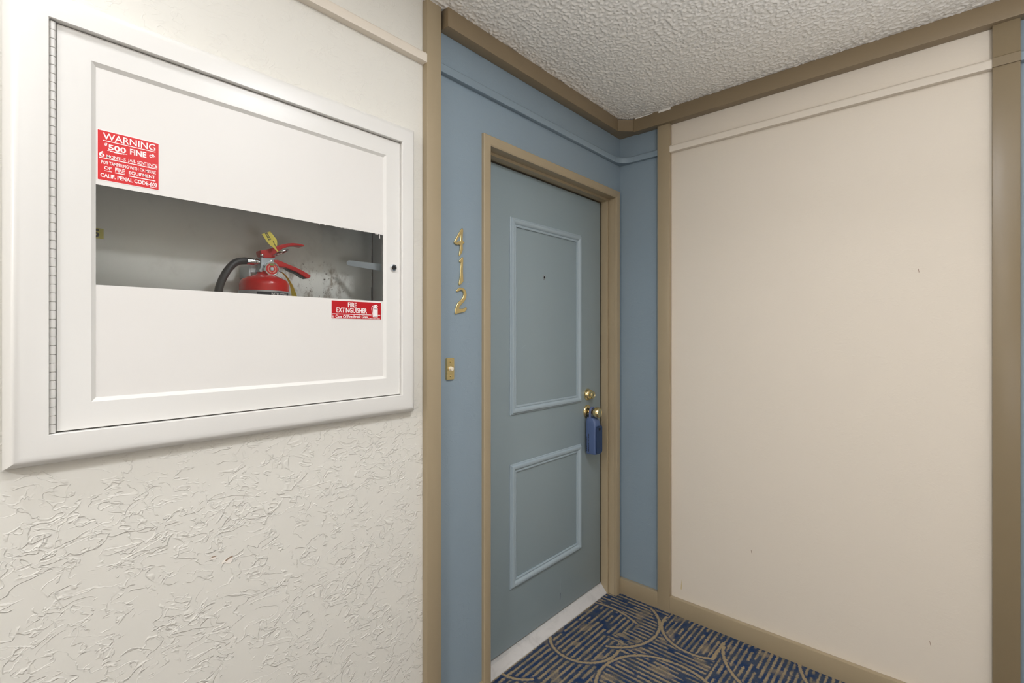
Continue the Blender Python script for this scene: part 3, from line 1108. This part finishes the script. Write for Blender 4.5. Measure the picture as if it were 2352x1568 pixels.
R1 = (0.1668, 0.2656, 1.6350, 1.7325)
s1 = sign_base('warning_sign', *R1, m_sign_red, 'red and white sticker reading WARNING on the upper cabinet panel')
TX = SX + 0.0005
for body, u0, u1, v0, v1, bold, kw in (
        ('WARNING', .078, .945, .035, .172, 0.012, {}),
        ('$', .100, .150, .237, .300, 0.02, dict(shear=0.2)),
        ('500', .162, .447, .253, .367, 0.025, {}),
        ('FINE', .512, .787, .243, .364, 0.03, {}),
        ('OR', .835, .940, .262, .325, 0.04, dict(rot=0.42)),
        ('6', .020, .106, .418, .535, 0.03, {}),
        ('MONTHS', .137, .444, .472, .536, 0.015, {}),
        ('JAIL', .478, .606, .462, .538, 0.02, {}),
        ('SENTENCE', .634, .978, .460, .534, 0.02, {}),
        ('FOR TAMPERING WITH OR MISUSE', .055, .952, .606, .674, 0.015, {}),
        ('OF', .098, .216, .710, .778, 0.03, {}),
        ('FIRE', .271, .427, .702, .785, 0.03, {}),
        ('EQUIPMENT', .493, .941, .712, .790, 0.02, {}),
        ('CALIF. PENAL CODE-603', .040, .972, .862, .945, 0.025, {})):
    text_mesh(body, on(*R1, u0, u1, v0, v1), TX, 0.0002, m_white_ink, s1, bold=bold, **kw)
bars(s1, R1, [(.08, .945, .188, .203), (.145, .465, .378, .386), (.19, .42, .386, .396), (.25, .38, .396, .404), (.02, .975, .546, .562),
              (.098, .218, .800, .812), (.268, .430, .802, .818), (.493, .945, .812, .830), (.850, .972, .957, .970)], m_white_ink)

R2 = (0.6535, 0.8085, 1.3728, 1.4218)
s2 = sign_base('extinguisher_sign', *R2, m_sign_red2, 'small red sticker reading FIRE EXTINGUISHER on the lower cabinet panel', 0.0010)
for body, u0, u1, v0, v1, bold in (('FIRE', .312, .488, .062, .338, 0.03), ('EXTINGUISHER', .092, .698, .378, .665, 0.02),
                                  ('In Case Of Fire Break Glass', .008, .722, .792, .958, 0.02)):
    text_mesh(body, on(*R2, u0, u1, v0, v1), TX, 0.0002, m_white_ink, s2, bold=bold)
bars(s2, R2, [(.012, .790, .728, .762), (.930, .980, .728, .762)], m_white_ink)
b_ = bmesh.new()                                    # maker's line, far too small to read
for k in range(12):
    box(b_, TX, TX + 0.0002, *on(*R2, .724 + .021 * k, .724 + .021 * k + (.017 if k % 4 else .010), .945, .975))
link('small_print', b_, m_white_ink, s2)['kind'] = 'stuff'


def pt2(u, v):
    return (R2[0] + (R2[1] - R2[0]) * u, R2[3] - (R2[3] - R2[2]) * v)


ic = bmesh.new()
prism(ic, [pt2(u, v) for u, v in ((.822, .87), (.925, .87), (.925, .33), (.915, .27), (.895, .235), (.852, .235), (.832, .27), (.822, .33))], 'x', TX, TX + 0.0002)
prism(ic, [pt2(u, v) for u, v in ((.858, .235), (.888, .235), (.895, .20), (.930, .225), (.928, .19), (.905, .165), (.915, .12), (.880, .12), (.850, .16), (.848, .20))], 'x', TX, TX + 0.00025)
prism(ic, [pt2(u, v) for u, v in ((.850, .175), (.815, .20), (.795, .27), (.790, .38), (.800, .52), (.806, .66), (.798, .86), (.806, .86), (.814, .66), (.807, .50), (.800, .38), (.806, .28), (.822, .225), (.850, .205))], 'x', TX, TX + 0.0002)
icon = link('extinguisher_icon', ic, m_white_ink, s2)
ic = bmesh.new()
prism(ic, [pt2(u, v) for u, v in ((.832, .36), (.915, .36), (.915, .40), (.832, .40))], 'x', TX + 0.00025, TX + 0.0004)
link('icon_band', ic, m_grey_ink, icon)
ic = bmesh.new()
prism(ic, [pt2(u, v) for u, v in ((.835, .815), (.912, .815), (.912, .835), (.835, .835))], 'x', TX + 0.00025, TX + 0.0004)
link('icon_band', ic, m_grey_ink, icon)

# ------------------------------------------------------------------ fire extinguisher inside
EX, EY = -0.072, 0.5125
ext = empty('fire_extinguisher', (EX, EY, 1.1405))
tag(ext, 'red fire extinguisher standing behind the glass of the cabinet', 'fire extinguisher')
R = 0.0590
b = bmesh.new()
lathe(b, [(0.0, 1.1408), (R - 0.006, 1.1408), (R, 1.148), (R, 1.456), (R - 0.0015, 1.464), (R - 0.006, 1.4705), (R - 0.014, 1.4750), (0.034, 1.4800), (0.022, 1.4840),
          (0.0175, 1.4880), (0.0165, 1.4935), (0.0, 1.4935)], (EX, EY, 0), 'z', 64)
link('cylinder', b, m_red, ext, True, 40)
b = bmesh.new()
lathe(b, [(R + 0.0002, 1.25), (R + 0.0006, 1.25), (R + 0.0006, 1.4408), (R + 0.0002, 1.4408)], (EX, EY, 0), 'z', 64)
lb = link('label_sleeve', b, m_label, ext, True, 40, label='silver label band')
b = bmesh.new()
vs = []
for k in range(15):
    a = math.radians(-38 + 84 * k / 14)
    for z in (1.290, 1.4368):
        vs.append(b.verts.new((EX + (R + 0.0009) * math.cos(a), EY + (R + 0.0009) * math.sin(a), z)))
for k in range(14):
    b.faces.new([vs[2 * k], vs[2 * k + 2], vs[2 * k + 3], vs[2 * k + 1]])
link('instruction_panel', b, m_navy_ink, lb, True, label='dark blue instruction panel')
tm = text_mesh('INSTRUCTIONS', (0.0, 0.0440, 1.4262, 1.4350), 0, 0, m_white_ink, ext, name='instruction_heading', bold=0.03)
# wrap the heading around the cylinder
wl = wloc(tm)
for v in tm.data.vertices:
    yy = v.co.y + 0.022
    a = math.radians(-6) + yy / R
    p = Vector((EX + (R + 0.0013) * math.cos(a), EY + (R + 0.0013) * math.sin(a), v.co.z + wl.z)) - wl
    v.co = p
tm.data.update()

VALVE = [(0.4996, 1.5284), (0.5347, 1.5314), (0.5357, 1.5165), (0.5305, 1.5074), (0.5182, 1.4976), (0.5150, 1.4900), (0.4960, 1.4900), (0.4945, 1.4950), (0.499, 1.5041)]
LEVER = [(0.497, 1.5449), (0.5121, 1.5496), (0.5285, 1.5553), (0.5378, 1.5615), (0.5452, 1.5656), (0.5643, 1.5721), (0.5796, 1.5755), (0.5973, 1.5762), (0.6103, 1.5745), (0.6113, 1.5719), (0.6085, 1.5702), (0.5928, 1.5705), (0.5774, 1.5677), (0.5665, 1.5637), (0.5536, 1.5571), (0.542, 1.5485), (0.5357, 1.5402), (0.5326, 1.5312), (0.5243, 1.5287), (0.505, 1.5271), (0.5004, 1.5316), (0.4976, 1.5376)]
HANDLE = [(0.5296, 1.5251), (0.541, 1.5258), (0.5515, 1.5227), (0.5687, 1.5169), (0.5883, 1.5113), (0.6062, 1.5043), (0.6221, 1.4968), (0.6295, 1.493), (0.629, 1.4891), (0.6244, 1.4842), (0.6175, 1.4845), (0.6084, 1.4895), (0.5927, 1.4979), (0.5752, 1.5034), (0.5622, 1.5076), (0.5494, 1.508), (0.5379, 1.5083), (0.5337, 1.5153)]
outline_mesh('valve', [VALVE], EX, 0.026, 0.0015, m_alu, ext)
lev = outline_mesh('lever', [LEVER], EX, 0.031, 0.0015, m_red_dark, ext)
outline_mesh('carry_handle', [HANDLE], EX + 0.001, 0.027, 0.002, m_red_dark, ext)
# shade of the hollow under the two handles as a black solid (their folded sheet is open below)
b = bmesh.new()
prism(b, [(0.5620, 1.5070), (0.5752, 1.5028), (0.5927, 1.4973), (0.6084, 1.4889), (0.6175, 1.4839), (0.6175, 1.4826), (0.6060, 1.4868), (0.5927, 1.4946), (0.5740, 1.5005)], 'x', EX - 0.007, EX + 0.009)
link('handle_hollow_shade', b, m_rubber, ext, True)
for y, z, r in ((0.5005, 1.5330, 0.0040), (0.5235, 1.5200, 0.0036)):
    b = bmesh.new()
    lathe(b, [(r, -0.002), (r, 0.001), (r * 0.7, 0.0026), (0.0, 0.0032)], (EX + (0.0157 if z > 1.525 else 0.0135), y, z), 'x', 16)
    link('rivet', b, m_chrome, ext, True)
# gauge
GC = (EX + 0.016, 0.5215, 1.4990)
b = bmesh.new()
lathe(b, [(0.0, -0.006), (0.0150, -0.006), (0.0185, 0.0), (0.0190, 0.008), (0.0180, 0.0105), (0.0160, 0.0105), (0.0155, 0.0080), (0.0, 0.0080)], GC, 'x', 36)
gz = link('gauge', b, m_chrome, ext, True)
b = bmesh.new()
lathe(b, [(0.0142, 0.0081), (0.0142, 0.0085), (0.0, 0.0085)], GC, 'x', 32)
link('gauge_dial', b, m_sign_red, gz, label='red pressure dial')
b = bmesh.new()
a0, a1, n = math.radians(70), math.radians(112), 6
for (r0, r1, aa, ab, mi) in ((0.0085, 0.0136, 68, 112, 0), (0.0080, 0.0108, 125, 260, 1), (0.0080, 0.0108, -80, 55, 1)):
    for k in range(8):
        p = math.radians(aa + (ab - aa) * k / 8)
        q = math.radians(aa + (ab - aa) * (k + 1) / 8)
        quad(b, [(GC[0] + 0.0088, GC[1] + r * math.cos(t_), GC[2] + r * math.sin(t_)) for r, t_ in ((r0, p), (r1, p), (r1, q), (r0, q))], mi)
m_green = Mat('gauge green', lin(120, 150, 70), 0.5)
link('dial_marks', b, [m_green, Mat('gauge cream print', lin(226, 150, 130), 0.5)], gz)
b = bmesh.new()
lathe(b, [(0.0048, 0.0085), (0.0048, 0.0100), (0.0035, 0.0112), (0.0, 0.0116)], GC, 'x', 20)
link('gauge_hub', b, m_steel, gz, True)
# hose with its crimped ferrule
b = bmesh.new()
lathe(b, [(0.0, 0.0), (0.0090, 0.0), (0.0094, 0.001), (0.0094, 0.019), (0.0080, 0.020), (0.0080, 0.023), (0.0095, 0.0235), (0.0095, 0.027), (0.0065, 0.0275), (0.0065, 0.033), (0.0, 0.033)],
      (EX + 0.002, 0.4655, 1.5160), 'y', 24)
link('ferrule', b, m_chrome, ext, True)
HOSE = [(0.4675, 1.5160), (0.4640, 1.5155), (0.4554, 1.5140), (0.446, 1.5112), (0.4367, 1.5053), (0.4275, 1.4952), (0.4185, 1.4823), (0.4104, 1.4656), (0.4041, 1.4482), (0.4015, 1.4332), (0.4010, 1.40), (0.4060, 1.35), (0.4150, 1.29)]
b = bmesh.new()
tube(b, smooth_path([(EX + 0.002 + 0.010 * min(1, i / 6), y, z) for i, (y, z) in enumerate(HOSE)], 4), 0.0090, 18)
link('hose', b, m_rubber, ext, True)
b = bmesh.new()
tube(b, [(EX + 0.012, 0.4150, 1.300), (EX + 0.012, 0.4185, 1.270), (EX + 0.012, 0.4225, 1.235)], [0.0095, 0.0115, 0.0130], 18)
link('nozzle', b, m_dark, ext, True)
# pull pin with its ring
b = bmesh.new()
cen, ua, ub = Vector((EX + 0.026, 0.5440, 1.5440)), Vector((0.25, 0.86, 0.40)).normalized(), Vector((0.93, -0.15, 0.10)).normalized()
tube(b, [cen + ua * 0.0185 * math.cos(2 * math.pi * k / 28) + ub * 0.0150 * math.sin(2 * math.pi * k / 28) for k in range(29)], 0.0019, 8)
tube(b, [cen - ua * 0.0185, (EX + 0.005, 0.5210, 1.5350)], 0.0016, 8)
link('pull_ring', b, m_chrome, ext, True)
# wall hook and strap behind the neck
b = bmesh.new()
box(b, EX - 0.0785, EX - 0.012, 0.4790, 0.4830, 1.478, 1.508)
box(b, EX - 0.030, EX - 0.012, 0.4830, 0.4985, 1.490, 1.503)
link('wall_hook', b, m_steel, ext, bevel=0.0008)
# yellow inspection tags
TAG = [(0.4935, 1.584), (0.514, 1.5943), (0.5311, 1.5739), (0.5319, 1.5624), (0.5276, 1.5538), (0.5352, 1.5448), (0.5323, 1.5434), (0.5235, 1.5524), (0.516, 1.557), (0.5074, 1.5642)]
tg = empty('inspection_tag', (-0.040, 0.534, 1.544))
tag(tg, 'yellow plastic inspection tag standing up from the extinguisher pull ring', 'tag', 'yellow inspection tags')
b = bmesh.new()
prism(b, TAG, 'x', -0.0405, -0.0395)
link('tag_plate', b, m_yellow, tg)
text_mesh('2022', (0.5085 - 0.0105, 0.5085 + 0.0105, 1.5805 - 0.0036, 1.5805 + 0.0036), -0.0395, 0.0002, m_black_ink, tg, bold=0.03, rot=math.radians(-60))
b = bmesh.new()
prism(b, [(0.5205, 1.5690), (0.5222, 1.5698), (0.5300, 1.5530), (0.5288, 1.5526)], 'x', -0.0395, -0.0392)
prism(b, [(0.5205, 1.5690), (0.5245, 1.5668), (0.5240, 1.5655), (0.5205, 1.5675)], 'x', -0.0395, -0.0392)
link('tag_slot', b, m_black_ink, tg)
STL = [(0.5389, 1.4906), (0.5494, 1.4805), (0.5578, 1.4663), (0.5631, 1.4517), (0.5663, 1.4315), (0.5672, 1.4180)]
STR = [(0.5402, 1.4910), (0.5519, 1.4808), (0.5616, 1.4670), (0.5695, 1.4522), (0.5771, 1.4321), (0.5800, 1.4180)]
sg = empty('inspection_tag', (-0.040, 0.54, 1.49))
tag(sg, 'second yellow tag, twisted strap hanging down right of the extinguisher gauge', 'tag', 'yellow inspection tags')
b = bmesh.new()
pl = [smooth_path([(-0.034, y, z) for y, z in STL], 4), smooth_path([(-0.028, y, z) for y, z in STR], 4)]
pv = [[b.verts.new(p) for p in s_] for s_ in pl]
for k in range(len(pv[0]) - 1):
    b.faces.new([pv[0][k], pv[0][k + 1], pv[1][k + 1], pv[1][k]])
bmesh.ops.solidify(b, geom=b.faces[:], thickness=0.0006)
link('strap', b, m_yellow, sg, True)
b = bmesh.new()
tube(b, [(-0.045, 0.5355, 1.4955), (-0.036, 0.5375, 1.4918), (-0.032, 0.5405, 1.4900), (-0.036, 0.5420, 1.4915)], 0.0011, 8)
link('wire_loop', b, m_chrome, sg, True)
# small number sticker on the rear wall of the cabinet
ns = empty('number_sticker', (ix, 0.17, 1.545))
tag(ns, 'small yellow sticker with a 5 on the cabinet back wall, far left', 'sticker')
b = bmesh.new()
box(b, ix + 0.0002, ix + 0.0008, 0.1500, 0.1990, 1.5430, 1.5655)
link('paper', b, m_yellow2, ns)
text_mesh('5', (0.1795, 0.1918, 1.5455, 1.5630), ix + 0.0008, 0.0002, m_black_ink, ns, bold=0.03)

# ------------------------------------------------------------------ wear on the walls
b = bmesh.new()
prism(b, [(0.389, 0.797), (0.394, 0.802), (0.404, 0.806), (0.413, 0.805), (0.412, 0.796), (0.407, 0.791), (0.401, 0.793), (0.396, 0.798), (0.391, 0.795)], 'x', 0.0001, 0.0009)
prism(b, [(0.3640, 0.8160), (0.3690, 0.8180), (0.3780, 0.8165), (0.3770, 0.8120), (0.3680, 0.8130)], 'x', 0.0001, 0.0007)
link('plaster_chip', b, m_chip, wall_left, label='bare chipped plaster')
b = bmesh.new()
prism(b, [(0.396, 0.8015), (0.404, 0.8065), (0.4135, 0.8075), (0.4125, 0.8045), (0.405, 0.8030), (0.399, 0.7985)], 'x', 0.0009, 0.0012)
prism(b, [(0.3640, 0.8170), (0.3700, 0.8195), (0.3785, 0.8190), (0.3775, 0.8172), (0.3700, 0.8175)], 'x', 0.0007, 0.0010)
link('torn_edge', b, m_chip_d, wall_left, label='torn edge of the plaster chip')
b = bmesh.new()
wr = bpy.data.objects['wall_right']
prism(b, [(0.3215, 0.1250), (0.3225, 0.1400), (0.3255, 0.1600), (0.3270, 0.1720), (0.3280, 0.1600), (0.3280, 0.1420), (0.3265, 0.1250), (0.3240, 0.1200)], 'y', Y_BACK - 0.0003, Y_BACK - 0.0001)
link('drip_stain', b, m_stain, wr, label='small yellowish drip')

for y0, z0, y1, z1, w in ((1.8240, 0.2030, 1.8170, 0.1290, 0.0010), (1.8205, 0.1330, 1.8165, 0.1010, 0.0014), (1.5430, 1.2690, 1.5690, 1.2840, 0.0009)):
    b = bmesh.new()
    prism(b, [(y0 - w, z0), (y0 + w * 0.3, z0), (y1 + w, z1), (y1 - w * 0.3, z1)], 'x', DX + 0.0001, DX + 0.0004)
    link('scuff_mark', b, m_lock_front if w > 0.001 else m_mould, door)
for x, z in ((0.6330, 0.3930), (1.1850, 1.5545), (1.2160, 0.2460)):
    b = bmesh.new()
    prism(b, [(x - 0.0022, z + 0.007), (x - 0.0006, z + 0.008), (x + 0.0018, z - 0.005), (x + 0.0004, z - 0.0065)], 'y', Y_BACK - 0.0004, Y_BACK - 0.0001)
    link('wall_nick', b, m_chip_d, wr)
b = bmesh.new()  # narrow dark strip beside the frame's lower right edge
box(b, 0.0, 0.0065, 0.9262, 0.9318, 1.0930, 1.2350)
link('dark_strip', b, m_dark, cab, label='dark strip behind the frame, lower right')
